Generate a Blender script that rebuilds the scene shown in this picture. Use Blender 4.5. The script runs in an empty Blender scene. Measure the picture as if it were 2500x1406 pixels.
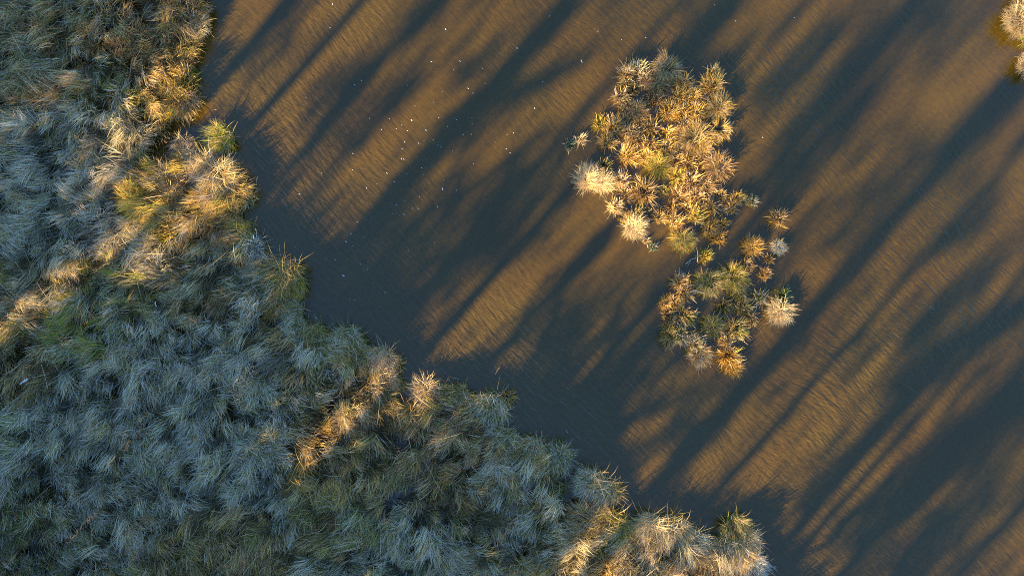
import bpy, math, random
import numpy as np
random.seed(7)
rng = np.random.default_rng(11)
C = bpy.context.scene.collection
SC = bpy.context.scene
R = math.radians

# ------------------------------------------------------------------ camera, sky, sun, exposure
PX = 100.0                                # photo pixels per metre on the water
def wx(x): return (np.asarray(x, float) - 1250.0) / PX
def wy(y): return (703.0 - np.asarray(y, float)) / PX
CAM_H = 16.9
cam = bpy.data.cameras.new('camera')
cam.sensor_width = 36.0
cam.lens = 36.0 * CAM_H / 25.0
cam.clip_start = 0.1
cam.clip_end = 2000.0
camo = bpy.data.objects.new('camera', cam)
C.objects.link(camo)
camo.location = (0, 0, CAM_H)
SC.camera = camo

TH = R(48.5)                              # direction the shadows run (up and right)
EL = R(17.0)                              # height of the sun
D2 = np.array([math.cos(TH), math.sin(TH)])
E2 = np.array([math.sin(TH), -math.cos(TH)])
SUN = np.array([-D2[0] * math.cos(EL), -D2[1] * math.cos(EL), math.sin(EL)])

world = bpy.data.worlds.new('World')
SC.world = world
world.use_nodes = True
nt = world.node_tree
bg = nt.nodes['Background']
sky = nt.nodes.new('ShaderNodeTexSky')
sky.sky_type = 'NISHITA'
sky.sun_disc = False
sky.sun_elevation = EL
sky.sun_rotation = math.atan2(SUN[0], SUN[1])
sky.ozone_density = 5.6
sky.air_density = 1.0
sky.dust_density = 0.3
nt.links.new(sky.outputs[0], bg.inputs[0])
bg.inputs[1].default_value = 0.075

sun = bpy.data.lights.new('sun', 'SUN')
sun.energy = 5.0
sun.angle = R(0.7)
sun.color = (1.0, 0.75, 0.40)
suno = bpy.data.objects.new('sun', sun)
C.objects.link(suno)
from mathutils import Vector
suno.rotation_euler = Vector(SUN).to_track_quat('Z', 'Y').to_euler()

SC.view_settings.view_transform = 'Standard'
SC.view_settings.look = 'None'
SC.view_settings.exposure = 2.68
SC.view_settings.gamma = 1.0
cy = SC.cycles
cy.max_bounces = 7
cy.diffuse_bounces = 6
cy.glossy_bounces = 2
cy.transmission_bounces = 2
cy.transparent_max_bounces = 4
cy.caustics_reflective = False
cy.caustics_refractive = False
cy.use_denoising = False
cy.use_adaptive_sampling = False
cy.filter_width = 1.0

# ------------------------------------------------------------------ helpers
def tag(o, label=None, cat=None, group=None, kind=None):
    if label: o['label'] = label
    if cat: o['category'] = cat
    if group: o['group'] = group
    if kind: o['kind'] = kind
    return o

def mesh_obj(name, V, tris, mat, parent=None, col=None, quads=None, smooth=False):
    me = bpy.data.meshes.new(name)
    V = np.asarray(V, np.float32)
    loops, starts = [], []
    n = 0
    if quads is not None and len(quads):
        q = np.asarray(quads, np.int32); loops.append(q.ravel())
        starts.append(np.arange(len(q), dtype=np.int32) * 4); n = len(q) * 4
    if tris is not None and len(tris):
        t = np.asarray(tris, np.int32); loops.append(t.ravel())
        starts.append(n + np.arange(len(t), dtype=np.int32) * 3)
    loops = np.concatenate(loops); starts = np.concatenate(starts)
    me.vertices.add(len(V)); me.vertices.foreach_set('co', V.ravel())
    me.loops.add(len(loops)); me.loops.foreach_set('vertex_index', loops)
    me.polygons.add(len(starts)); me.polygons.foreach_set('loop_start', starts)
    me.update(calc_edges=True)
    if smooth:
        me.polygons.foreach_set('use_smooth', np.ones(len(starts), bool))
    if col is not None:
        a = me.attributes.new('tint', 'FLOAT_COLOR', 'POINT')
        c4 = np.ones((len(V), 4), np.float32); c4[:, :3] = col
        a.data.foreach_set('color', c4.ravel())
    me.materials.append(mat)
    o = bpy.data.objects.new(name, me)
    C.objects.link(o)
    if parent is not None: o.parent = parent
    return o

_lat = np.random.default_rng(5).random((256, 256))
def vnoise(x, y, seed=0):
    x = np.asarray(x, float) + seed * 17.31; y = np.asarray(y, float) + seed * 9.77
    xi = np.floor(x).astype(int); yi = np.floor(y).astype(int)
    fx = x - xi; fy = y - yi
    fx = fx * fx * (3 - 2 * fx); fy = fy * fy * (3 - 2 * fy)
    g = lambda a, b: _lat[a % 256, b % 256]
    return (g(xi, yi) * (1 - fx) + g(xi + 1, yi) * fx) * (1 - fy) + (g(xi, yi + 1) * (1 - fx) + g(xi + 1, yi + 1) * fx) * fy
def fnoise(x, y, seed=0):
    return (vnoise(x, y, seed) + .5 * vnoise(2 * np.asarray(x), 2 * np.asarray(y), seed + 1) + .25 * vnoise(4 * np.asarray(x), 4 * np.asarray(y), seed + 2)) / 1.75

# ------------------------------------------------------------------ materials
def new_mat(name):
    m = bpy.data.materials.new(name); m.use_nodes = True
    m.node_tree.nodes.clear()
    return m, m.node_tree.nodes, m.node_tree.links

def mat_blades(name='sedge_blades', transl=0.42):
    m, N, L = new_mat(name)
    out = N.new('ShaderNodeOutputMaterial')
    at = N.new('ShaderNodeAttribute'); at.attribute_name = 'tint'
    df = N.new('ShaderNodeBsdfPrincipled'); df.inputs['Roughness'].default_value = .55
    df.inputs['Specular IOR Level'].default_value = .25
    tr = N.new('ShaderNodeBsdfTranslucent')
    mx = N.new('ShaderNodeMixShader'); mx.inputs[0].default_value = transl
    L.new(at.outputs['Color'], df.inputs['Base Color']); L.new(at.outputs['Color'], tr.inputs['Color'])
    L.new(df.outputs[0], mx.inputs[1]); L.new(tr.outputs[0], mx.inputs[2]); L.new(mx.outputs[0], out.inputs[0])
    return m

def mat_simple(name, c1, c2, scale=8.0, rough=.85):
    m, N, L = new_mat(name)
    out = N.new('ShaderNodeOutputMaterial')
    b = N.new('ShaderNodeBsdfPrincipled'); b.inputs['Roughness'].default_value = rough
    tc = N.new('ShaderNodeTexCoord')
    no = N.new('ShaderNodeTexNoise'); no.inputs['Scale'].default_value = scale; no.inputs['Detail'].default_value = 6
    rp = N.new('ShaderNodeValToRGB')
    rp.color_ramp.elements[0].position = .35; rp.color_ramp.elements[1].position = .65
    rp.color_ramp.elements[0].color = (*c1, 1); rp.color_ramp.elements[1].color = (*c2, 1)
    L.new(tc.outputs['Object'], no.inputs['Vector']); L.new(no.outputs['Fac'], rp.inputs[0])
    L.new(rp.outputs[0], b.inputs['Base Color'])
    bm = N.new('ShaderNodeBump'); bm.inputs['Strength'].default_value = .4; bm.inputs['Distance'].default_value = .02
    L.new(no.outputs['Fac'], bm.inputs['Height']); L.new(bm.outputs[0], b.inputs['Normal'])
    L.new(b.outputs[0], out.inputs[0])
    return m

def mat_water():
    m, N, L = new_mat('silty_water')
    out = N.new('ShaderNodeOutputMaterial')
    b = N.new('ShaderNodeBsdfPrincipled')
    b.inputs['Roughness'].default_value = .04
    b.inputs['IOR'].default_value = 1.43
    b.inputs['Specular IOR Level'].default_value = 1.0
    tc = N.new('ShaderNodeTexCoord')
    def mapping(rot, sc):
        mp = N.new('ShaderNodeMapping'); mp.vector_type = 'TEXTURE'; mp.inputs['Rotation'].default_value = (0, 0, rot); mp.inputs['Scale'].default_value = sc
        return mp
    def noise(vec, scale, detail=2.0, rough=.5, dist=0.0):
        n = N.new('ShaderNodeTexNoise'); n.inputs['Scale'].default_value = scale
        n.inputs['Detail'].default_value = detail; n.inputs['Roughness'].default_value = rough; n.inputs['Distortion'].default_value = dist
        L.new(vec, n.inputs['Vector']); return n
    def math_(op, a, bb):
        n = N.new('ShaderNodeMath'); n.operation = op
        for i, v in enumerate((a, bb)):
            if isinstance(v, (int, float)): n.inputs[i].default_value = v
            else: L.new(v, n.inputs[i])
        return n.outputs[0]
    # silt colour: slow patches of rusty and olive mud in suspension
    n1 = noise(tc.outputs['Object'], .32, 3)
    rp = N.new('ShaderNodeValToRGB')
    rp.color_ramp.elements[0].position = .3; rp.color_ramp.elements[1].position = .7
    rp.color_ramp.elements[0].color = (.065, .036, .001, 1); rp.color_ramp.elements[1].color = (.069, .044, .0015, 1)
    L.new(n1.outputs['Fac'], rp.inputs[0])
    n2 = noise(tc.outputs['Object'], 9.0, 5, .6)
    mixc = N.new('ShaderNodeMix'); mixc.data_type = 'RGBA'; mixc.blend_type = 'MULTIPLY'; mixc.inputs[0].default_value = .55
    r2 = N.new('ShaderNodeValToRGB')
    r2.color_ramp.elements[0].position = .25; r2.color_ramp.elements[1].position = .75
    r2.color_ramp.elements[0].color = (.62, .62, .62, 1); r2.color_ramp.elements[1].color = (1.3, 1.3, 1.3, 1)
    L.new(n2.outputs['Fac'], r2.inputs[0])
    L.new(rp.outputs[0], mixc.inputs[6]); L.new(r2.outputs[0], mixc.inputs[7])
    L.new(mixc.outputs[2], b.inputs['Base Color'])
    # ripples: crests run across the shadows; a slow field bends them and varies their height
    warp = noise(tc.outputs['Object'], .22, 1)
    wv = N.new('ShaderNodeVectorMath'); wv.operation = 'SCALE'; wv.inputs['Scale'].default_value = 1.0
    L.new(warp.outputs['Color'], wv.inputs[0])
    addv = N.new('ShaderNodeVectorMath'); addv.operation = 'ADD'
    L.new(tc.outputs['Object'], addv.inputs[0]); L.new(wv.outputs[0], addv.inputs[1])
    m1 = mapping(R(42), (1, 4.6, 1)); L.new(addv.outputs[0], m1.inputs['Vector'])
    w1 = noise(m1.outputs[0], 10.0, 1.0, .45, .3)
    m2 = mapping(R(56), (1, 2.8, 1)); L.new(addv.outputs[0], m2.inputs['Vector'])
    w2 = noise(m2.outputs[0], 23.0, 1.0, .5, .15)
    amp = noise(tc.outputs['Object'], .16, 1)
    ampr = N.new('ShaderNodeMapRange'); ampr.inputs[1].default_value = .35; ampr.inputs[2].default_value = .68
    ampr.inputs[3].default_value = .15; ampr.inputs[4].default_value = 1.25
    L.new(amp.outputs['Fac'], ampr.inputs[0])
    h = math_('ADD', w1.outputs['Fac'], math_('MULTIPLY', w2.outputs['Fac'], .45))
    h = math_('MULTIPLY', h, ampr.outputs[0])
    bm = N.new('ShaderNodeBump'); bm.inputs['Strength'].default_value = 1.0; bm.inputs['Distance'].default_value = .019
    L.new(h, bm.inputs['Height']); L.new(bm.outputs[0], b.inputs['Normal'])
    L.new(b.outputs[0], out.inputs[0])
    return m

M_BLADE = mat_blades()
M_WATER = mat_water()
M_GROUND = mat_simple('wet_mud', (.030, .024, .016), (.07, .055, .035), 3.0)
M_ROOT = mat_simple('root_peat', (.020, .015, .010), (.055, .040, .022), 12.4)
M_BARK = mat_simple('tree_bark', (.06, .045, .03), (.16, .12, .08), 9.0)
M_WOOD = mat_simple('bleached_wood', (.30, .27, .23), (.58, .54, .48), 12.0)
M_WHITE = mat_simple('glint_litter_white', (.75, .76, .78), (.88, .88, .88), 30.0, .6)  # plain white shared by the modelled sun glints and the litter scraps
M_LEAF = mat_blades('tree_leaves', .10)

# ------------------------------------------------------------------ ground and water
def sheet(name, mat, half, nz, zf, c=(0, 0)):
    # graded grid: fine near the view, coarse out to the horizon
    a = np.linspace(-1, 1, nz); g = np.sign(a) * (np.abs(a) ** 3) * half
    X, Y = np.meshgrid(g + c[0], g + c[1], indexing='ij')
    V = np.stack([X, Y, zf(X, Y)], -1).reshape(-1, 3)
    i = np.arange(nz * nz).reshape(nz, nz)
    q = np.stack([i[:-1, :-1], i[1:, :-1], i[1:, 1:], i[:-1, 1:]], -1).reshape(-1, 4)
    return mesh_obj(name, V, None, mat, quads=q, smooth=True)
def bank(X, Y):
    p = X * D2[0] + Y * D2[1]
    up = np.clip((-12.6 - p) / 2.5, 0, 1) + np.clip((p - 60) / 6, 0, 1)
    return -.7 + 1.0 * up * up * (3 - 2 * up) + .06 * (fnoise(X * .6, Y * .6, 3) - .5)
tag(sheet('ground', M_GROUND, 500, 121, bank), kind='structure')
tag(sheet('water', M_WATER, 500, 61, lambda X, Y: 0 * X), kind='structure')

# ------------------------------------------------------------------ how much sunlight gets through the trees on the bank
GX = [0, 250, 500, 750, 1000, 1250, 1500, 1750, 2000, 2250, 2500]
GY = [0, 200, 400, 600, 800, 1000, 1200, 1406]
GT = np.array([
 [.10, .10, .15, .50, .50, .55, .50, .50, .75, .40, .40],
 [.08, .10, .30, .60, .50, .50, .50, .20, .60, .40, .50],
 [.05, .08, .30, .45, .42, .36, .60, .35, .45, .35, .55],
 [.05, .10, .10, .22, .12, .20, .60, .60, .35, .45, .60],
 [.05, .06, .05, .08, .25, .30, .15, .35, .55, .50, .50],
 [.03, .03, .03, .05, .08, .05, .05, .35, .55, .55, .30],
 [.03, .03, .03, .03, .05, .05, .08, .20, .60, .30, .35],
 [.03, .03, .03, .05, .08, .10, .15, .20, .40, .25, .50]])
GT = GT * np.where((np.array(GX)[None, :] <= 1500) & (np.array(GY)[:, None] >= 400), .7, .85)
LIT = [  # gaps in the foliage: where the light lands on the water (x0, y0, x1, y1, half width, light)
 (530,150,645,-10,45,.97),(565,235,840,-20,48,.72),(610,345,960,-10,48,.88),(700,400,800,290,25,.60),
 (840,470,1090,230,50,.9),(1120,100,1230,-10,45,.72),(1135,265,1260,110,17,.72),(1260,185,1350,110,22,.72),
 (1400,80,1460,30,45,.68),(1540,110,1580,70,35,.6),(1280,340,1430,180,48,.85),(1190,390,1330,240,21,.6),(1330,350,1400,280,30,.62),
 (640,400,740,330,20,.62),(705,490,830,360,16,.5),(835,480,900,430,20,.5),(990,500,1095,400,27,.52),
 (780,605,820,560,12,.6),(860,640,900,600,12,.45),(910,520,960,470,16,.45),
 (1180,420,1265,335,20,.58),(1220,510,1335,395,24,.62),(1300,560,1350,500,22,.52),(1380,605,1500,470,48,.9),
 (1410,720,1520,620,20,.6),(1230,690,1370,600,27,.52),(1085,835,1270,690,62,.9),(1022,915,1085,850,14,.85),
 (1425,925,1630,715,16,.68),(1630,945,1700,890,25,.5),(1570,1060,1630,1000,16,.48),(1560,1240,1672,1110,15,.85),
 (1800,130,2010,0,95,.8),(1940,240,2080,130,20,.5),(2150,170,2230,90,24,.62),(1820,440,1900,330,26,.78),
 (2060,440,2140,370,22,.62),(2150,280,2220,220,25,.52),(2290,280,2440,120,60,.8),(2440,520,2520,420,60,.75),
 (2150,640,2280,510,42,.82),(2130,790,2350,640,52,.75),(2400,790,2510,640,42,.82),(1850,1150,2130,900,92,.85),
 (1720,1130,1830,1010,36,.62),(1940,1345,2150,1130,24,.85),(2150,1130,2350,930,22,.75),(2010,1385,2070,1320,22,.6),
 (2350,1230,2480,1120,32,.58),(2410,1420,2520,1300,44,.88),(2000,740,2060,680,28,.6),
 # the islet stands in light
 (1575,160,1640,90,40,.65),(1690,690,1740,620,62,.9),
 (1560,500,1790,240,135,.93),(1680,690,1770,600,45,.88),(1841,800,1860,780,38,.93),(1965,690,1990,660,42,.95),(1700,820,1740,780,25,.4),(1870,560,1950,480,40,.7),
 (1480,400,1500,370,40,.95),
 # reed tops that catch the sun
 (1500,1290,1900,1215,52,.88),(1520,1330,1700,1290,40,.8),(440,330,520,230,45,.8),
 (2540,-20,2600,-90,60,.95),(2560,110,2600,60,40,.95),(1455,295,1480,265,26,.95),(470,250,540,130,50,.85),(560,350,620,260,55,.9),(600,420,640,370,40,.85),(480,520,520,480,45,.75),(80,710,110,680,30,.7),
 (500,140,560,60,48,.9),(530,290,580,230,55,.9),(620,350,660,300,40,.9),(520,430,560,380,45,.85),(440,490,470,450,45,.75),
 (340,540,370,500,34,.65),(240,620,280,570,32,.6),(160,660,190,620,30,.7),(250,140,280,100,26,.4),
 (780,590,800,560,24,.6),(760,640,790,600,22,.6),(1030,830,1060,790,34,.85),(990,870,1010,840,30,.65),(930,930,960,900,26,.6),(880,985,900,960,24,.65),
 (1100,890,1150,830,24,.7),(1240,880,1280,850,24,.42),(1540,1080,1580,1040,26,.6),(1580,1170,1610,1140,36,.9),(1560,1240,1590,1200,36,.9),
 (1500,1230,1540,1190,30,.8),(1710,1190,1740,1150,38,.85),(1580,1290,1600,1270,30,.85),(1490,1290,1510,1270,24,.8),
 (1900,1210,1930,1170,36,.95),(1915,1270,1930,1250,30,.95),(1800,1220,1830,1190,26,.6),(1660,1290,1680,1270,24,.6),
]
DARK = [  # boughs and trunks (x0, y0, x1, y1, half width, shade)
 (560,165,720,-10,17,.9),(690,40,730,-10,30,.7),(615,145,690,85,22,.45),(750,260,850,165,34,.6),(735,385,835,240,17,.7),
 (835,240,1045,35,21,.8),(860,360,1010,190,17,.8),(1005,70,1095,-10,22,.8),(930,510,1410,-10,29,.95),(1100,210,1215,110,22,.6),
 (1230,240,1420,150,24,.75),(1230,400,1340,310,18,.6),(1190,530,1290,420,26,.85),(1390,670,1490,560,22,.85),
 (1640,190,1790,-10,34,.95),(1720,180,1765,110,12,.85),(1770,190,1835,75,15,.9),(1850,250,2040,70,45,.8),(2060,200,2260,-10,36,.85),
 (1900,370,2060,200,30,.7),(1900,480,2120,220,42,.7),(2300,400,2490,190,36,.92),(2300,600,2430,490,34,.6),(2230,830,2400,650,35,.82),
 (2180,940,2510,735,44,.85),(2060,920,2130,830,28,.6),(1955,1245,2330,850,27,.88),(2080,1300,2510,955,56,.82),(2200,1410,2430,1140,42,.65),
 (2270,455,1680,1120,14,.8),(1640,1140,1700,1060,22,.7),(1580,760,1640,690,18,.6),
 (650,570,960,740,70,.75),(900,610,1000,520,45,.45),(1180,600,1260,520,40,.5),
]
def caps(x, y, s):
    x0, y0, x1, y1, hw = s[:5]
    dx, dy = x1 - x0, y1 - y0
    t = np.clip(((x - x0) * dx + (y - y0) * dy) / (dx * dx + dy * dy + 1e-6), 0, 1)
    d = np.hypot(x - x0 - t * dx, y - y0 - t * dy) / hw
    k = np.clip((1.4 - d) / .95, 0, 1)
    return k * k * (3 - 2 * k)
def light_map(x, y):
    gx = np.clip(np.interp(x, GX, np.arange(len(GX))), 0, len(GX) - 1.001); gy = np.clip(np.interp(y, GY, np.arange(len(GY))), 0, len(GY) - 1.001)
    ix, iy = gx.astype(int), gy.astype(int); fx, fy = gx - ix, gy - iy
    T = (GT[iy, ix] * (1 - fx) + GT[iy, ix + 1] * fx) * (1 - fy) + (GT[iy + 1, ix] * (1 - fx) + GT[iy + 1, ix + 1] * fx) * fy
    X, Y = wx(x), wy(y); p = X * D2[0] + Y * D2[1]; q = X * E2[0] + Y * E2[1]
    T = T * (.55 + .9 * fnoise(q * 1.1, p * .28, 4))
    for s in LIT: T = T + (s[5] - T) * caps(x, y, s)
    for s in DARK: T = T * (1 - s[5] * caps(x, y, s))
    T = T * (.68 + .64 * vnoise(q * 3.1, p * .55, 14))
    T = T ** 1.15
    return np.clip(T * np.clip((T - .01) / .09, .12, 1), .004, 1)

# ------------------------------------------------------------------ trees on the bank, whose shadows cross the reeds and the water
P_TREE = -19.0
def q_of(x, y): return float(wx(x) * E2[0] + wy(y) * E2[1])
TREES = [  # q, trunk radius at base, height
 (q_of(745,155), .17, 12.2), (q_of(2082,815), .15, 12.8), (q_of(1975,788), .14, 12.4), (q_of(2180,1080), .15, 12.5), (q_of(2425,1300), .15, 12.4),
 (q_of(1165,255), .20, 13.2), (q_of(640,78), .14, 12.2), (q_of(940,138), .13, 12.5), (q_of(1715,90), .18, 12.8), (q_of(2160,95), .18, 13.0),
 (q_of(2395,295), .19, 12.8), (q_of(2300,1130), .18, 12.4), (q_of(2345,840), .18, 12.8), (q_of(1440,615), .15, 12.2), (q_of(2010,350), .16, 12.4),
 (q_of(1240,475), .14, 13.0), (q_of(60,200), .18, 12.8), (q_of(2480,1800), .18, 12.8), (q_of(-500,-450), .17, 13.0), (q_of(-900,-700), .16, 12.4), (q_of(2900,2000), .17, 12.8), (q_of(3300,2300), .16, 12.5)]
def tube(pts, rad, n=8):
    V, Q = [], []
    pts = [np.array(p, float) for p in pts]
    for i, p in enumerate(pts):
        d = pts[min(i + 1, len(pts) - 1)] - pts[max(i - 1, 0)]; d /= np.linalg.norm(d)
        a = np.cross(d, [0, 0, 1.0]) if abs(d[2]) < .9 else np.cross(d, [1.0, 0, 0]); a /= np.linalg.norm(a); b = np.cross(d, a)
        for k in range(n):
            an = 2 * math.pi * k / n; V.append(p + rad[i] * (math.cos(an) * a + math.sin(an) * b))
    for i in range(len(pts) - 1):
        for k in range(n):
            Q.append((i * n + k, i * n + (k + 1) % n, (i + 1) * n + (k + 1) % n, (i + 1) * n + k))
    return np.array(V), np.array(Q)
def join(parts):
    V, Q, o = [], [], 0
    for v, q in parts: V.append(v); Q.append(np.asarray(q) + o); o += len(v)
    return np.concatenate(V), np.concatenate(Q)

def make_trees():
    a = .13
    M = 4000000
    x = rng.uniform(-1500, 3600, M); y = rng.uniform(-1500, 2500, M)
    area = 51.0 * 40.0
    dens = -np.log(light_map(x, y)) * math.sin(EL) / (.25 * a * a)
    keep = rng.random(M) < dens * area / M
    x, y = x[keep], y[keep]
    G = np.stack([wx(x), wy(y), 0 * x], -1)
    p = G[:, 0] * D2[0] + G[:, 1] * D2[1]; q = G[:, 0] * E2[0] + G[:, 1] * E2[1]
    tq = np.array([t[0] for t in TREES])
    own = np.argmin(np.abs(q[:, None] - tq[None, :]), 1)
    tp = np.array([P_TREE + .9 * math.sin(i * 2.4) for i in range(len(TREES))])
    depth = rng.normal(0, .9, len(x)).clip(-2, 2)
    t = (p - (tp[own] + depth)) / math.cos(EL)
    P = G + t[:, None] * SUN[None, :]
    ok = (P[:, 2] > .5) & (P[:, 2] < 13.6)
    P, own = P[ok], own[ok]
    for i, (tqi, rad, h) in enumerate(TREES):
        base = np.array([D2[0] * tp[i] + E2[0] * tqi, D2[1] * tp[i] + E2[1] * tqi, .28])
        root = bpy.data.objects.new('shore_tree', None); C.objects.link(root); root.location = base
        tag(root, 'tree on the bank beyond the reeds, known only by its long shadow on the water', 'tree', 'trees behind the reed bed')
        L = P[own == i] - base
        # the top of the crown, above what shades the picture
        n2 = 500
        hh = rng.uniform(10.6, h + .8, n2); rr = 2.0 * np.sqrt(rng.random(n2)) * (1 - ((hh - 10.6) / (h - 9.0)) ** 1.5).clip(.1)
        an = rng.uniform(0, 6.283, n2)
        L = np.concatenate([L, np.stack([rr * np.cos(an), rr * np.sin(an), hh], -1)])
        n = len(L)
        u = rng.normal(size=(n, 3)); u /= np.linalg.norm(u, axis=1)[:, None]
        v = np.cross(u, rng.normal(size=(n, 3))); v /= np.linalg.norm(v, axis=1)[:, None]
        s = a / 2 * rng.uniform(.75, 1.25, n)[:, None]
        V = np.stack([L - u * s * 1.2, L + v * s * .85, L + u * s * 1.2, L - v * s * .85], 1).reshape(-1, 3)
        Q = np.arange(4 * n).reshape(-1, 4)
        c = np.repeat(np.array([.055, .085, .025]) * rng.uniform(.6, 1.4, (n, 1)), 4, 0)
        zs = np.linspace(0, h, 9)
        wob = np.cumsum(rng.normal(0, .03, (9, 2)), 0); wob -= wob[0]
        pts = [(wob[k, 0], wob[k, 1], zs[k] - .3) for k in range(9)]
        parts = [tube(pts, [rad * (1.15 - .95 * k / 8) for k in range(9)])]
        mesh_obj('trunk', parts[0][0], None, M_BARK, root, quads=parts[0][1], smooth=True)
        for b in range(6):
            zb = rng.uniform(.25, .9) * h; tgt = L[rng.integers(n)]
            s0 = np.array([0, 0, zb]); end = tgt.copy(); end[2] = np.clip(end[2], zb - .3, zb + 2)
            mid = (s0 + end) / 2 + [0, 0, -.1]
            lv, lq = tube([s0, mid, end], [.035, .022, .008], 5)
            mesh_obj('limb', lv, None, M_BARK, root, quads=lq, smooth=True)
        mesh_obj('crown', V, None, M_LEAF, root, col=c, quads=Q)
make_trees()

# ------------------------------------------------------------------ sedge blades
PAL = {
 'straw': (.84, .62, .32), 'gold': (.78, .50, .09), 'brown': (.46, .25, .11), 'olive': (.42, .36, .09), 'green': (.16, .26, .045),
 'grey': (.90, .75, .56), 'pale': (.84, .66, .36), 'white': (.86, .83, .76), 'orange': (.66, .36, .06), 'emerald': (.05, .20, .10),
 'neon': (.50, .56, .04), 'pink': (.78, .55, .36), 'dark': (.14, .14, .055), 'teal': (.11, .15, .12)}
MIX = {
 'gold': dict(gold=5, straw=4, brown=2, olive=1), 'tan': dict(straw=5, brown=3, gold=2, grey=1), 'brown': dict(brown=5, straw=3, gold=2, dark=1),
 'olive': dict(olive=5, straw=3, brown=2, green=1), 'dark': dict(dark=3, olive=4, green=1, straw=2, brown=1), 'grey': dict(grey=6, straw=2, olive=2),
 'pale': dict(pale=7, straw=3, pink=1), 'orange': dict(orange=5, gold=4, brown=2, straw=1), 'white': dict(white=7, pale=3, grey=1),
 'mustard': dict(gold=5, olive=3, neon=1), 'pink': dict(pink=5, pale=3, straw=2, gold=1), 'neon': dict(neon=6, green=2, gold=1),
 'green': dict(green=2, neon=4, gold=3, pink=3), 'emerald': dict(emerald=4, dark=4, olive=2), 'teal': dict(teal=5, grey=2, emerald=2),
 'greyolive': dict(grey=4, olive=4, straw=2, green=1), 'goldolive': dict(gold=4, olive=4, straw=2, neon=1)}
def pick(mix, n):
    k = list(MIX[mix]); w = np.array([MIX[mix][a] for a in k], float); w /= w.sum()
    c = np.array([PAL[a] for a in k])[rng.choice(len(k), n, p=w)]
    return (c * rng.uniform(.75, 1.2, (n, 1)) * rng.uniform(.92, 1.08, (n, 3))).clip(0, .9)

def blades(base, phi, L, t0, t1, curl, w, c0, c1, S=4, flat=.9):
    """ribbons that start upright at base and arch over; returns verts, tris, colours"""
    n = len(phi)
    P = np.array(base, float)
    rows, cols = [], []
    roll = rng.uniform(-flat, flat, n)
    for k in range(S + 1):
        s = k / S
        tau = t0 + (t1 - t0) * s ** 1.2
        ph = phi + curl * s
        dr = np.stack([np.sin(tau) * np.cos(ph), np.sin(tau) * np.sin(ph), np.cos(tau)], -1)
        side = np.stack([-np.sin(ph), np.cos(ph), 0 * ph], -1)
        nrm = np.cross(dr, side)
        sd = side * np.cos(roll)[:, None] + nrm * np.sin(roll)[:, None]
        cc = c0 + (c1 - c0) * s
        if k < S:
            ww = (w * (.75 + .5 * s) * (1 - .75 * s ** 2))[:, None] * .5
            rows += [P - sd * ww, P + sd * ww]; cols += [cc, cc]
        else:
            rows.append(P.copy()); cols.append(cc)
        P = P + dr * (L / S)[:, None]
    m = 2 * S + 1
    V = np.stack(rows, 1).reshape(-1, 3); K = np.stack(cols, 1).reshape(-1, 3)
    one = []
    for k in range(S - 1): one += [(2*k, 2*k+1, 2*k+3), (2*k, 2*k+3, 2*k+2)]
    one.append((2*S-2, 2*S-1, 2*S))
    T = (np.array(one)[None] + (np.arange(n) * m)[:, None, None]).reshape(-1, 3)
    return V, T, K

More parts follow.
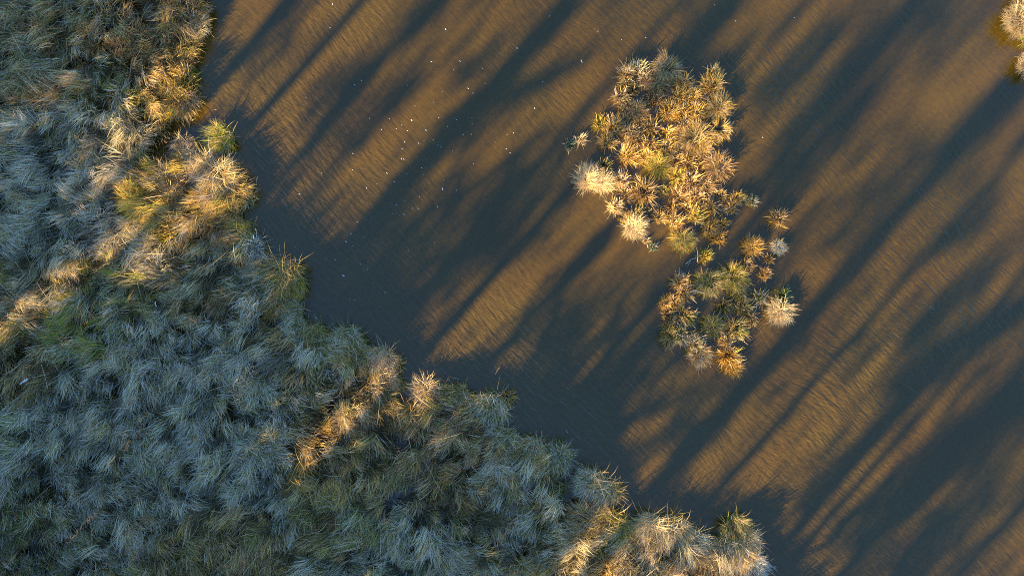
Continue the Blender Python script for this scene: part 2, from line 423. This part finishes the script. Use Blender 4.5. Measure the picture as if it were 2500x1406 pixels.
def tussock(Rr, n, mix, form='spiky', lean=(0, 0), S=4):
    """blade parameters for one clump at the origin"""
    an = rng.uniform(0, 6.283, n); rr = np.sqrt(rng.random(n))
    rb = .42 * Rr * rr
    base = np.stack([rb * np.cos(an), rb * np.sin(an), np.full(n, -.03)], -1)
    jit = rng.normal(0, .6, n)
    lx, ly = lean
    vx = np.cos(an + jit) * (.35 + rr) + lx; vy = np.sin(an + jit) * (.35 + rr) + ly
    phi = np.arctan2(vy, vx); mag = np.hypot(vx, vy)
    # blades gather into locks that share a direction, a length and a shade
    nl = max(4, int(n / (16 if form == 'spiky' else 26)))
    lock = rng.integers(0, nl, n)
    la = rng.uniform(0, 6.283, nl); lr = np.sqrt(rng.random(nl)); ltone = rng.uniform(.65, 1.05, nl)
    vx = np.cos(la) * (.3 + lr) + lx; vy = np.sin(la) * (.3 + lr) + ly
    lphi = np.arctan2(vy, vx)
    use = rng.random(n) < (.45 if form == 'spiky' else .85)
    phi = np.where(use, lphi[lock] + rng.normal(0, .28, n), phi)
    if form != 'dome':
        b2 = np.stack([np.cos(la) * lr, np.sin(la) * lr], -1)[lock] * .40 * Rr + rng.normal(0, .06 * Rr, (n, 2))
        base[:, :2] = np.where(use[:, None], b2, base[:, :2])
    if form == 'spiky':
        base[:, :2] *= 1.45
        phi = np.where(rng.random(n) < .38, rng.uniform(0, 6.283, n), phi)
        L = Rr * rng.uniform(.9, 1.85, n) * rng.uniform(.75, 1.2, nl)[lock]; t0 = rng.uniform(.05, .85, n); t1 = t0 + rng.uniform(-.15, .8, n); w = rng.uniform(.010, .021, n); curl = rng.normal(0, .35, n)
        br = rng.random(n) < .22; t1 = np.where(br, t0 + rng.uniform(1.2, 2.2, n), t1)       # snapped blades
    elif form == 'dome':
        base[:, :2] *= 1.3
        L = Rr * rng.uniform(.8, 1.6, n); t0 = (.1 + .5 * rr) * rng.uniform(.4, 1.3, n); t1 = rng.uniform(1.2, 2.3, n); w = rng.uniform(.009, .015, n); curl = rng.normal(0, .45, n)
    elif form == 'curl':
        L = Rr * rng.uniform(1.0, 1.8, n); t0 = rng.uniform(.2, .9, n); t1 = rng.uniform(1.1, 3.0, n); w = rng.uniform(.014, .026, n); curl = rng.normal(0, .8, n)
    else:   # 'mop': floppy blades combed one way
        base[:, :2] *= 1.6
        stray = rng.random(n) < .07; phi = np.where(stray, rng.uniform(0, 6.283, n), phi)
        L = Rr * rng.uniform(.7, 1.6, n) * rng.uniform(.75, 1.2, nl)[lock]; t0 = rng.uniform(.1, .7, nl)[lock] * rng.uniform(.6, 1.3, n); t1 = rng.uniform(1.1, 2.2, n); w = rng.uniform(.007, .013, n); curl = rng.normal(0, .45, n); L = np.where(stray, L * 1.35, L)
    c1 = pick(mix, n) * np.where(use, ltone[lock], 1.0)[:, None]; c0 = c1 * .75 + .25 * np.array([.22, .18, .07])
    return base, phi, L, t0, t1, curl, w, c0, c1

def mound(r, h, seed):
    V, Q = [], []
    n, m = 10, 4
    for j in range(m + 1):
        f = j / m
        for k in range(n):
            a = 2 * math.pi * k / n
            rr = r * math.cos(f * 1.45) * (1 + .18 * math.sin(3 * a + seed) + .1 * math.sin(5 * a + 2 * seed))
            V.append((rr * math.cos(a), rr * math.sin(a), -.06 + (h + .06) * math.sin(f * 1.57)))
    for j in range(m):
        for k in range(n): Q.append((j*n+k, j*n+(k+1) % n, (j+1)*n+(k+1) % n, (j+1)*n+k))
    Q.append((m*n, m*n+3, m*n+6, m*n+8))
    return np.array(V), np.array(Q)

# islet tussocks: x, y, radius (photo px), colour mix, form, lean
ISLET = [
 (1529,183,27,'tan','spiky'),(1558,171,27,'greyolive','spiky'),(1626,171,32,'tan','mop'),(1526,211,20,'olive','spiky'),(1575,197,24,'pink','spiky'),
 (1606,208,31,'brown','dome'),(1546,220,20,'dark','spiky'),(1515,242,26,'tan','spiky'),(1595,242,28,'brown','spiky'),(1666,205,28,'gold','spiky'),
 (1734,211,33,'gold','spiky'),(1740,186,24,'gold','spiky'),(1657,242,30,'gold','spiky'),(1686,238,28,'gold','spiky'),(1751,262,34,'gold','dome'),
 (1529,268,26,'tan','spiky'),(1555,276,28,'brown','dome'),(1632,272,30,'gold','spiky'),(1663,279,30,'gold','spiky'),(1697,276,30,'gold','spiky'),
 (1461,305,23,'mustard','spiky'),(1498,313,31,'gold','spiky'),(1535,325,28,'tan','spiky'),(1483,348,26,'gold','spiky'),(1589,313,26,'gold','spiky'),
 (1629,325,26,'gold','spiky'),(1669,316,26,'tan','spiky'),(1694,342,37,'gold','mop'),(1754,319,32,'gold','curl'),(1714,368,27,'tan','spiky'),
 (1552,342,28,'brown','spiky'),(1586,356,29,'gold','spiky'),(1629,362,29,'gold','spiky'),(1660,370,27,'tan','spiky'),(1532,382,31,'gold','spiky'),
 (1572,385,27,'gold','spiky'),(1602,407,33,'mustard','dome'),(1643,393,27,'tan','spiky'),(1677,399,28,'gold','spiky'),(1706,399,24,'brown','spiky'),
 (1751,410,36,'brown','dome'),(1433,440,36,'pale','dome'),(1467,449,32,'pale','dome'),(1473,408,24,'dark','spiky'),(1515,441,26,'pink','spiky'),
 (1651,433,27,'goldolive','spiky'),(1686,444,29,'tan','spiky'),(1720,458,28,'tan','spiky'),(1569,470,38,'brown','spiky'),(1528,477,21,'tan','spiky'),
 (1623,464,15,'dark','spiky'),(1657,478,28,'brown','spiky'),(1697,481,27,'tan','spiky'),(1760,476,18,'gold','spiky'),(1798,484,24,'gold','spiky'),
 (1785,507,22,'tan','spiky'),(1834,493,18,'greyolive','spiky'),(1501,507,25,'pale','spiky'),(1521,529,20,'gold','spiky'),(1544,556,33,'pale','dome'),
 (1550,528,25,'olive','spiky'),(1586,519,17,'brown','spiky'),(1612,532,20,'gold','spiky'),(1645,542,27,'brown','spiky'),(1638,506,21,'brown','spiky'),
 (1665,585,32,'goldolive','dome'),(1697,529,29,'goldolive','spiky'),(1733,509,25,'gold','spiky'),(1737,540,21,'gold','spiky'),(1731,560,22,'gold','spiky'),
 (1750,581,24,'orange','spiky'),(1763,545,18,'orange','spiky'),(1676,505,24,'brown','spiky'),(1718,499,20,'tan','spiky'),
 (1897,534,29,'brown','spiky'),(1832,605,27,'orange','dome'),(1897,602,21,'grey','dome'),(1874,634,15,'brown','spiky'),(1822,650,23,'brown','spiky'),
 (1864,670,21,'brown','spiky'),(1786,676,31,'goldolive','mop'),(1812,682,19,'dark','spiky'),(1720,625,22,'mustard','spiky'),(1578,588,12,'pink','spiky'),
 (1724,690,33,'olive','mop'),(1658,689,26,'tan','spiky'),(1670,716,28,'tan','spiky'),(1622,737,22,'gold','spiky'),(1648,738,25,'gold','spiky'),
 (1674,771,28,'olive','spiky'),(1632,772,22,'brown','spiky'),(1630,796,20,'gold','spiky'),(1631,821,23,'dark','mop'),(1661,820,28,'greyolive','spiky'),
 (1694,834,27,'greyolive','spiky'),(1704,864,28,'tan','mop'),(1737,797,29,'dark','dome'),(1766,748,25,'dark','spiky'),(1802,716,27,'dark','spiky'),
 (1812,752,28,'olive','spiky'),(1832,776,22,'brown','spiky'),(1854,725,25,'greyolive','spiky'),(1910,724,25,'emerald','spiky'),(1900,758,35,'pale','dome'),
 (1793,803,31,'olive','spiky'),(1769,833,27,'tan','spiky'),(1776,870,34,'orange','spiky'),(1787,893,22,'orange','mop'),
 (1416,343,20,'pale','spiky'),(1391,356,18,'teal','spiky'),(1596,604,14,'teal','spiky')]
# tussocks along the edge of the reed bed
SHORE = [
 (478,30,34,'tan','mop'),(482,62,32,'grey','mop'),(462,105,34,'olive','mop'),(452,145,30,'brown','mop'),(455,200,30,'goldolive','spiky'),(420,190,34,'gold','mop'),(455,250,36,'tan','mop'),
 (428,238,30,'mustard','spiky'),(452,352,26,'pink','mop'),(478,392,32,'pale','mop'),(500,405,32,'pink','mop'),(552,338,31,'green','mop',(-1.1,-.55)),(540,432,42,'straw','mop',(.7,-1.0)),(575,464,36,'gold','mop',(.8,-.9)),
 (608,488,22,'greyolive','spiky'),(570,522,32,'olive','mop'),(596,562,30,'goldolive','mop'),(500,498,32,'goldolive','spiky'),(440,440,36,'tan','mop'),(410,480,34,'gold','spiky'),(425,565,36,'mustard','spiky'),
 (545,600,28,'grey','dome'),(622,606,28,'white','spiky'),(590,605,26,'goldolive','spiky'),(700,665,42,'olive','mop'),(722,692,32,'goldolive','mop'),(640,655,32,'grey','mop'),(612,690,32,'greyolive','mop'),
 (684,738,32,'gold','mop'),(722,758,28,'greyolive','mop'),(668,752,26,'brown','spiky'),(775,815,34,'olive','mop'),(735,800,30,'greyolive','mop'),(848,822,38,'greyolive','mop'),(862,868,38,'olive','mop'),(795,868,26,'tan','dome'),(833,905,26,'white','spiky'),
 (935,872,34,'pink','mop'),(968,888,18,'gold','spiky'),(970,940,19,'goldolive','dome'),(930,925,36,'pink','mop'),(918,975,32,'gold','mop'),(868,970,32,'brown','mop'),(880,1010,32,'pink','mop'),(830,1035,32,'pink','mop'),
 (1040,948,34,'pink','dome'),(1086,955,28,'olive','mop'),(1125,960,30,'olive','mop'),(1152,985,30,'greyolive','mop'),(1205,985,36,'greyolive','mop'),(1238,968,18,'brown','spiky'),(1015,998,36,'gold','mop'),(985,1020,32,'brown','mop'),(1070,1010,34,'tan','mop'),
 (1120,1020,30,'grey','mop'),(1240,1065,32,'greyolive','mop'),(1300,1090,36,'straw','mop'),(1362,1112,36,'greyolive','dome'),(1205,1055,30,'grey','mop'),(1355,1185,34,'dark','mop'),(1300,1150,32,'grey','mop'),(1440,1172,34,'grey','mop'),
 (1476,1190,34,'straw','mop'),(1505,1196,21,'gold','mop'),(1428,1262,40,'tan','mop'),(1480,1262,36,'gold','mop'),(1512,1275,34,'goldolive','mop'),(1472,1330,28,'neon','spiky'),(1482,1372,22,'gold','dome'),
 (1590,1276,38,'pale','mop'),(1642,1280,38,'straw','mop'),(1560,1310,30,'tan','mop'),(1692,1318,36,'grey','mop'),(1790,1275,32,'olive','mop'),(1758,1328,32,'greyolive','mop'),(1812,1308,32,'pale','mop'),(1826,1368,34,'white','mop'),(1843,1400,22,'grey','spiky'),
 (1715,1375,34,'pink','mop'),(1770,1390,34,'pink','mop'),(1420,1340,32,'goldolive','mop'),(1395,1378,30,'pale','mop'),(1360,1320,32,'mustard','spiky'),(1520,1390,30,'pale','mop'),(1430,1180,24,'grey','mop')]
MIX['straw'] = dict(straw=6, grey=3, olive=2, gold=1)
FAR = [(2484,58,38,'pale','mop',(-1.2,-.5)),(2496,18,30,'straw','mop'),(2502,96,20,'green','spiky'),(2506,165,28,'pale','mop',(-1.2,-.4)),(2520,60,34,'straw','mop')]

COLW = {'tan':'tan','gold':'golden','brown':'brown','olive':'olive green','dark':'dark green','grey':'grey','pale':'pale straw','orange':'orange','white':'whitish',
        'mustard':'mustard yellow','pink':'pinkish buff','neon':'bright yellow green','green':'vivid green','emerald':'emerald green','teal':'blue green','greyolive':'grey green','goldolive':'olive gold','straw':'straw coloured'}
FORMW = {'spiky':'spiky','dome':'rounded','curl':'curling','mop':'drooping'}
# the clumps one can find at once; the others are described from the nearest of these
MARKS = {
 (1433,440):'pale rounded tussock at the western tip of the islet', (1776,870):'orange tussock at the southern tip of the islet', (1900,758):'pale rounded tussock on the eastern arm of the islet',
 (1910,724):'emerald tussock on the eastern arm of the islet', (1832,605):'lone orange tussock off the eastern side of the islet', (1897,534):'lone brown starburst tussock east of the islet',
 (1734,211):'tall golden tussock at the north-east corner of the islet', (1626,171):'tan drooping tussock at the northern tip of the islet', (1754,319):'curling golden tussock on the east edge of the islet',
 (1416,343):'lone pale tussock standing in water west of the islet', (1569,470):'large brown tussock inside the western bay of the islet', (1461,305):'mustard tussock jutting from the west edge of the islet',
 (1544,556):'pale tussock with dark heart at the islet waist', (1720,625):'mustard tussock in the narrow neck of the islet', (1724,690):'olive tussock with long blades leaning east at the neck',
 (1694,342):'golden tussock of long arching blades amid the islet',
 (552,338):'vivid green tussock standing alone just off the reed bed', (622,606):'whitish tussock on the western shore edge', (700,665):'big olive tussock jutting out below the whitish one',
 (970,940):'small round olive gold tussock alone at the shore', (1040,948):'pinkish rounded tussock at the head of the south shore', (1362,1112):'round grey green tussock at the end of the straw row',
 (1472,1330):'bright yellow green tussock in the southern shore reeds', (1826,1368):'white plumed tussock at the south-eastern end of the reeds', (478,30):'tan drooping tussock at the northern end of the shore',
 (833,905):'whitish tussock beside the shore inlet', (1505,1196):'small golden tussock at the outer end of a trio', (1238,968):'thin brown tussock sprawling over the water edge'}
DIRS = ['east', 'north-east', 'north', 'north-west', 'west', 'south-west', 'south', 'south-east']
NTH = ['nearest', 'second', 'third', 'fourth', 'fifth', 'sixth', 'seventh', 'eighth', 'ninth', 'tenth']
SHORTM = {
 (1433,440):'pale tussock at the islet western tip', (1776,870):'orange tussock at the islet southern tip', (1900,758):'pale tussock on the islet eastern arm', (1910,724):'emerald tussock',
 (1832,605):'lone orange tussock', (1897,534):'lone brown starburst tussock', (1734,211):'tall tussock at the islet north-east corner', (1626,171):'tan tussock at the islet northern tip',
 (1754,319):'curling golden tussock', (1416,343):'lone pale tussock in water', (1569,470):'large brown tussock in the islet bay', (1461,305):'mustard tussock on the islet west edge',
 (1544,556):'pale tussock with dark heart', (1720,625):'mustard tussock in the islet neck', (1724,690):'long leaning olive tussock', (1694,342):'arching golden tussock amid the islet',
 (552,338):'lone vivid green tussock', (622,606):'whitish tussock on the western shore', (700,665):'big jutting olive tussock', (970,940):'lone round tussock at the shore',
 (1040,948):'pinkish rounded shore tussock', (1362,1112):'round grey green shore tussock', (1472,1330):'bright yellow green tussock', (1826,1368):'white plumed tussock',
 (478,30):'tan tussock at the shore northern end', (833,905):'whitish tussock by the inlet', (1505,1196):'small golden tussock of the trio', (1238,968):'sprawling thin brown tussock'}

def sedge(x, y, r, mix, form, label, group, lean, n=None):
    Rr = r / PX * ((.88 if form in ('dome', 'mop') else .73) if group == 'sedge tussocks of the islet' else 1.0)
    n = n or int(np.clip(1900 * (Rr * 1.15) ** 1.5, 50, 700))
    n = int(n * {'dome': 2.2, 'mop': 3.2, 'spiky': 1.1, 'curl': 1.0}[form])
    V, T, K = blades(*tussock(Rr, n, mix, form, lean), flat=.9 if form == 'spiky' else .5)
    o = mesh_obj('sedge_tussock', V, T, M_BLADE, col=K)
    o.location = (float(wx(x)), float(wy(y)), 0)
    tag(o, label, 'tussock', group)
    mv, mq = mound(.40 * Rr, .16 * Rr, x * .01)
    mesh_obj('root_mound', mv, None, M_ROOT, o, quads=mq, smooth=True)
    return o

def lean_field(x, y):
    """which way the wind has combed the reeds at a photo pixel"""
    a = R(-105) + 2.4 * (fnoise(np.asarray(x) / 260., np.asarray(y) / 260., 21) - .5) * 2 + 1.0 * (vnoise(np.asarray(x) / 90., np.asarray(y) / 90., 33) - .5) * 2
    return np.cos(a), np.sin(a)

def plant(lst, group, where, leank):
    marks = [(k, v) for k, v in MARKS.items() if any((t[0], t[1]) == k for t in lst)]
    slot = {}
    for t in lst:
        k = (t[0], t[1])
        if k in MARKS or not marks: continue
        mk = min(marks, key=lambda m: math.hypot(m[0][0] - t[0], m[0][1] - t[1]))[0]
        d = DIRS[int(round(math.atan2(mk[1] - t[1], t[0] - mk[0]) / (math.pi / 4))) % 8]
        slot.setdefault((mk, d, COLW[t[3]], FORMW[t[4]]), []).append((math.hypot(mk[0] - t[0], mk[1] - t[1]), k))
    lab = dict((k, v) for k, v in MARKS.items())
    for (mk, d, cw, fw), v in slot.items():
        v.sort()
        for i, (_, k) in enumerate(v):
            lab[k] = f"{NTH[i]+' ' if len(v) > 1 else ''}{cw} {fw} tussock {d} of the {SHORTM[mk]}"
    for t in lst:
        k = (t[0], t[1])
        lx, ly = lean_field(t[0], t[1])
        kk = leank * (2.6 if t[4] == 'mop' else .6)
        lean = (float(lx) * kk, float(ly) * kk)
        if leank < .3 and t[4] != 'mop': lean = (lean[0] + rng.normal(0, .5), lean[1] + rng.normal(0, .5))     # every clump sags its own way
        if len(t) > 5: lean = t[5]
        sedge(t[0], t[1], t[2], t[3], t[4], lab.get(k, where.get(k)), group, lean)
plant(ISLET, 'sedge tussocks of the islet', {}, .25)
plant(SHORE, 'sedge tussocks along the reed bed edge', {}, .55)
plant(FAR, 'sedge tussocks at the top right corner', {
 (2484,58):'pale straw tussock jutting furthest into the water at the top right corner', (2496,18):'straw coloured tussock above the pale one in the top right corner',
 (2502,96):'small vivid green tussock below the pale one at the right edge', (2506,165):'lone pale tussock at the right edge below the green one',
 (2520,60):'straw coloured tussock behind the pale one in the top right corner'}, .4)

# ------------------------------------------------------------------ the reed bed: one mass
SHORELINE = [(-500,-400),(520,-400),(505,-120),(488,0),(485,60),(462,120),(455,180),(470,255),(440,290),(410,325),(480,395),(560,450),(590,480),(570,530),(590,570),(620,610),(680,660),(720,690),(705,760),(770,815),(860,830),(870,880),(930,880),
             (960,960),(1000,1000),(1040,950),(1130,965),(1220,990),(1180,1030),(1250,1075),(1370,1115),(1340,1190),(1420,1200),(1440,1270),(1510,1275),(1600,1290),(1660,1300),(1740,1330),(1800,1300),(1835,1390),(1880,1460),(2050,1600),(2050,2000),(-500,2000)]
def inside(x, y, poly):
    c = np.zeros(len(x), bool)
    n = len(poly)
    for i in range(n):
        (x0, y0), (x1, y1) = poly[i], poly[(i + 1) % n]
        s = ((y0 > y) != (y1 > y))
        c ^= s & (x < (x1 - x0) * (y - y0) / (y1 - y0 + 1e-9) + x0)
    return c
ZONES = [  # x, y, radius, mixes that prevail there
 (330,1130,330,['grey','grey','grey','greyolive','straw']),(80,1060,200,['grey','grey','greyolive']),(560,1000,200,['grey','grey','greyolive','straw']),
 (1080,1130,260,['brown','brown','brown','tan','olive']),(930,1150,180,['brown','tan','olive','gold']),(700,850,150,['brown','tan','grey','olive']),
 (180,120,260,['brown','olive','greyolive','tan']),(380,90,170,['brown','olive','brown']),(150,420,280,['grey','grey','greyolive','straw']),
 (500,1330,170,['brown','olive','brown','tan']),(120,1350,200,['olive','greyolive','grey']),(80,1260,140,['olive','dark','greyolive']),
 (300,670,110,['green','olive','olive','greyolive']),(220,800,120,['olive','green','greyolive']),(60,900,150,['brown','olive','tan']),
 (130,720,130,['straw','pale','goldolive']),(330,600,120,['straw','grey','pale']),(430,470,140,['gold','tan','mustard']),(420,220,110,['gold','mustard','tan']),
 (800,1080,110,['gold','brown','orange','tan']),(1000,1330,200,['grey','greyolive','straw','greyolive']),(1250,1330,180,['brown','gold','olive','grey']),(1200,1180,150,['brown','tan','grey','olive']),
 (1400,1380,150,['pale','gold','straw']),(1650,1400,180,['pink','tan','straw','pale']),(500,650,120,['tan','brown','greyolive']),(900,1260,130,['olive','brown','greyolive'])]
def reed_bed():
    cell = 11.5
    gx, gy = np.meshgrid(np.arange(-230, 2050, cell), np.arange(-230, 1640, cell))
    x = (gx + rng.uniform(-.5, .5, gx.shape) * cell).ravel(); y = (gy + rng.uniform(-.5, .5, gx.shape) * cell).ravel()
    ok = inside(x, y, SHORELINE)
    x, y = x[ok], y[ok]
    def hum(a, b): return .22 * vnoise(a / 70., b / 70., 44) + .40 * vnoise(a / 28., b / 28., 41) + .38 * vnoise(a / 14., b / 14., 47)
    H = hum(x, y)
    shore = np.array(SHORELINE[2:-3], float)
    seg = np.concatenate([a + (b - a) * np.linspace(0, 1, 12, endpoint=False)[:, None] for a, b in zip(shore[:-1], shore[1:])])
    ds = np.concatenate([np.min(np.hypot(x[k:k+2000, None] - seg[:, 0], y[k:k+2000, None] - seg[:, 1]), 1) for k in range(0, len(x), 2000)])
    sx = np.array([t[0] for t in SHORE]); sy = np.array([t[1] for t in SHORE]); sr = np.array([t[2] for t in SHORE])
    cover = np.min(np.hypot(x[:, None] - sx, y[:, None] - sy) / sr, 1)
    ok = (H > np.interp(ds, [0, 80, 300, 700], [.49, .45, .34, .28])) & (cover > .55)
    x, y, H, ds = x[ok], y[ok], H[ok], ds[ok]
    e = 4.0
    gxh = (hum(x + e, y) - hum(x - e, y)) / (2 * e) * 26; gyh = -(hum(x, y + e) - hum(x, y - e)) / (2 * e) * 26
    lx, ly = lean_field(x, y)
    m = len(x)
    dx = .9 * lx - .9 * gxh + rng.normal(0, .5, m); dy = .9 * ly - .9 * gyh + rng.normal(0, .5, m)
    ang = np.arctan2(dy, dx)
    # what grows where
    patch = (np.floor(vnoise(x / 30., y / 30., 61) * 997).astype(int))
    cellid = np.floor((x + 14 * vnoise(x / 25., y / 25., 3)) / 24).astype(int) * 7919 + np.floor((y + 14 * vnoise(x / 25., y / 25., 9)) / 24).astype(int) * 104729
    zx = np.array([z[0] for z in ZONES]); zy = np.array([z[1] for z in ZONES]); zr = np.array([z[2] for z in ZONES])
    zd = np.hypot(x[:, None] - zx, y[:, None] - zy) / zr + .5 * (fnoise(x / 90., y / 90., 77)[:, None] - .5)
    zi = np.argmin(zd, 1)
    acc = []
    for i in range(m):
        r_ = np.random.default_rng(abs(int(cellid[i])) + 13)
        ms = ZONES[zi[i]][3]
        mix = ms[r_.integers(len(ms))] if rng.random() < .75 else ms[rng.integers(len(ms))]
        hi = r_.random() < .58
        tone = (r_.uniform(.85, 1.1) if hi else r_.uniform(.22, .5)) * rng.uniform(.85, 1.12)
        if hi and rng.random() < .35 and 'grey' in ms: mix = 'grey'
        n = int(rng.uniform(24, 40))
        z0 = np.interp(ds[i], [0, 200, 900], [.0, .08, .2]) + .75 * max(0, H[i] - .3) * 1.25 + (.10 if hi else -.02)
        b = np.stack([wx(x[i]) + rng.normal(0, .075, n), wy(y[i]) + rng.normal(0, .075, n), np.full(n, z0) - .06], -1)
        phi = ang[i] + rng.normal(0, .22, n)
        Ll = rng.uniform(.15, .39) * (.75 + .7 * H[i])
        L = Ll * rng.uniform(.6, 1.25, n)
        t0 = rng.uniform(.55, 1.2) * rng.uniform(.75, 1.15, n); t1 = rng.uniform(1.2, 1.95) + rng.normal(0, .25, n)
        c1 = pick(mix, n) * tone
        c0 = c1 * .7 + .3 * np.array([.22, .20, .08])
        acc.append((b, phi, L, t0, t1, rng.normal(0, .45, n), rng.uniform(.008, .015, n), c0, c1))
    # long single straws lying over the mat
    k = rng.choice(m, 420)
    n = len(k)
    c = pick('pale', n)
    acc.append((np.stack([wx(x[k]), wy(y[k]), .30 + .5 * H[k]], -1), rng.uniform(0, 6.283, n), rng.uniform(.35, .8, n), rng.uniform(1.2, 1.5, n), rng.uniform(1.5, 1.9, n), rng.normal(0, .4, n), rng.uniform(.007, .011, n), c, c))
    # sparse shoots standing in the shallows off the edge
    k = rng.integers(0, len(seg), 560); n = len(k)
    c = pick('greyolive', n)
    acc.append((np.stack([wx(seg[k, 0] + rng.normal(0, 24, n)), wy(seg[k, 1] + rng.normal(0, 24, n)), np.full(n, -.02)], -1), rng.uniform(0, 6.283, n), rng.uniform(.12, .42, n), rng.uniform(.2, 1.2, n), rng.uniform(.8, 1.8, n), rng.normal(0, .4, n), rng.uniform(.006, .010, n), c * .6, c))
    arr = [np.concatenate([a[j] for a in acc]) for j in range(9)]
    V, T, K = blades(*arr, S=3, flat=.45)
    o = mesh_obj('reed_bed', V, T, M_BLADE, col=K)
    tag(o, 'tangled bed of drooping grey and straw coloured reeds filling the left of the pond', 'reed bed', kind='stuff')
    print('reed bed blades', len(arr[1]), 'locks', m)
reed_bed()

# ------------------------------------------------------------------ solid white flecks standing in for sun glints on the ripples
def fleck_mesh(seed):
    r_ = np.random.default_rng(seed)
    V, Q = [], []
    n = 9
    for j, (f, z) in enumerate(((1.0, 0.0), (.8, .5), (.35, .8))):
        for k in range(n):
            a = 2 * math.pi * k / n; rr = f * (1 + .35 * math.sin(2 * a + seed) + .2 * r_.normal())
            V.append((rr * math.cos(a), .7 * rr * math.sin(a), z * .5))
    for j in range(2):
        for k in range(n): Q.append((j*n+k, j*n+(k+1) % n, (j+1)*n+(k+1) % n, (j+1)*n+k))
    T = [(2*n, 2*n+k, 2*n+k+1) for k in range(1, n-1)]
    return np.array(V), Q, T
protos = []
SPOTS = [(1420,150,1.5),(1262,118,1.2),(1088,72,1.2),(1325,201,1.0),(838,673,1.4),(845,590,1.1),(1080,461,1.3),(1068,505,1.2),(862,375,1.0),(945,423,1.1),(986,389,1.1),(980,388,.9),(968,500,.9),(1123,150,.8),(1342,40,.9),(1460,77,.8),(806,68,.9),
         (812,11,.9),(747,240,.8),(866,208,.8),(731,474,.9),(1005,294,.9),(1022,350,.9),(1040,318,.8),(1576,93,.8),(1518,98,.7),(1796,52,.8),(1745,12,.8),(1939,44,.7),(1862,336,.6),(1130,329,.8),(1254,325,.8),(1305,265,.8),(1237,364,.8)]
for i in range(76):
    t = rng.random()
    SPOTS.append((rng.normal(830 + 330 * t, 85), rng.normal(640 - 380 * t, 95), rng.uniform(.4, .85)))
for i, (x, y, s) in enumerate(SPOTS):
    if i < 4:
        V, Q, T = fleck_mesh(i + 1); o = mesh_obj('glint_fleck', V, T, M_WHITE, quads=Q, smooth=True); protos.append(o)
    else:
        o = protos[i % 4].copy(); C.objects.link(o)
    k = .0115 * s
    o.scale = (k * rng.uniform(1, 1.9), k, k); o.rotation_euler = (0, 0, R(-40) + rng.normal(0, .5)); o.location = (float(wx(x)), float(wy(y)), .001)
    tag(o, 'tiny white fleck standing in for a sun glint on the rippled open water', 'fleck', 'white glint flecks scattered over the open water')

# ------------------------------------------------------------------ dead wood and litter
def stick(name, pts, rad, label, cat, mat=M_WOOD, forks=()):
    base = np.array(pts[0], float)
    P = [np.array([wx(p[0]), wy(p[1]), p[2]]) for p in pts]
    o0 = P[0].copy()
    rad = rad * .62
    parts = [tube([p - o0 for p in P], list(np.linspace(rad, rad * .5, len(P))), 6)]
    for f in forks:
        F = [np.array([wx(p[0]), wy(p[1]), p[2]]) - o0 for p in f]
        parts.append(tube(F, list(np.linspace(rad * .6, rad * .25, len(F))), 5))
    v, q = join(parts)
    o = mesh_obj(name, v, None, mat, quads=q, smooth=True)
    o.location = o0
    return tag(o, label, cat)
stick('driftwood_stick', [(1672,646,.03),(1684,634,.10),(1696,630,.14)], .016, 'forked white stick lying in water just west of the islet neck', 'stick', forks=[[(1684,634,.10),(1682,642,.06),(1676,652,.03)]])
stick('driftwood_stick', [(1700,640,.10),(1698,622,.22),(1694,606,.26)], .017, 'short white stick standing up at the islet neck', 'stick')
stick('driftwood_stick', [(1686,708,.2),(1700,712,.24),(1716,717,.22)], .018, 'white stick lying across the tan tussocks of the lower islet', 'stick')
stick('dead_branch', [(500,1165,.75),(492,1190,.8),(484,1225,.7)], .012, 'bleached branch with fanned twigs lying on the grey reeds', 'branch',
      forks=[[(492,1190,.8),(510,1180,.85),(524,1186,.8)],[(492,1190,.8),(508,1196,.82),(522,1206,.75)],[(488,1205,.75),(500,1214,.8),(508,1226,.72)],[(488,1205,.75),(476,1220,.75),(470,1238,.7)]])
stick('dry_reed', [(640,628,.05),(700,622,.3),(718,640,.35)], .004, 'bent dry stem reaching out over the water above the big olive tussock', 'reed')
def scrap(name, x, y, w, l, rot, z, label):
    # a crumpled, slightly folded sheet
    nx, ny = 5, 9
    gx, gy = np.meshgrid(np.linspace(-w/2, w/2, nx), np.linspace(-l/2, l/2, ny), indexing='ij')
    zz = .02 * np.sin(gx * 60) + .018 * np.cos(gy * 35) + .01 * rng.normal(size=gx.shape)
    sx = gx * (1 - .3 * np.abs(gy / l * 2) ** 2)
    V = np.stack([sx, gy, zz], -1).reshape(-1, 3)
    i = np.arange(nx * ny).reshape(nx, ny)
    q = np.stack([i[:-1, :-1], i[1:, :-1], i[1:, 1:], i[:-1, 1:]], -1).reshape(-1, 4)
    Vb = V - [0, 0, .006]; qb = q[:, ::-1] + len(V)
    ring = list(i[:, 0]) + list(i[-1, 1:]) + list(i[-2::-1, -1]) + list(i[0, -2:0:-1])
    side = [(ring[(k+1) % len(ring)], ring[k], ring[k] + len(V), ring[(k+1) % len(ring)] + len(V)) for k in range(len(ring))]
    o = mesh_obj(name, np.concatenate([V, Vb]), None, M_WHITE, quads=np.concatenate([q, qb, side]), smooth=True)
    o.location = (float(wx(x)), float(wy(y)), z); o.rotation_euler = (R(8), R(-6), rot)
    return tag(o, label, 'litter')
scrap('litter_scrap', 109, 921, .06, .24, R(-62), .74, 'long white scrap of litter caught on the reeds by the left edge')
scrap('litter_scrap', 418, 741, .05, .11, R(10), .74, 'small bluish white scrap of litter sunk among the middle reeds')
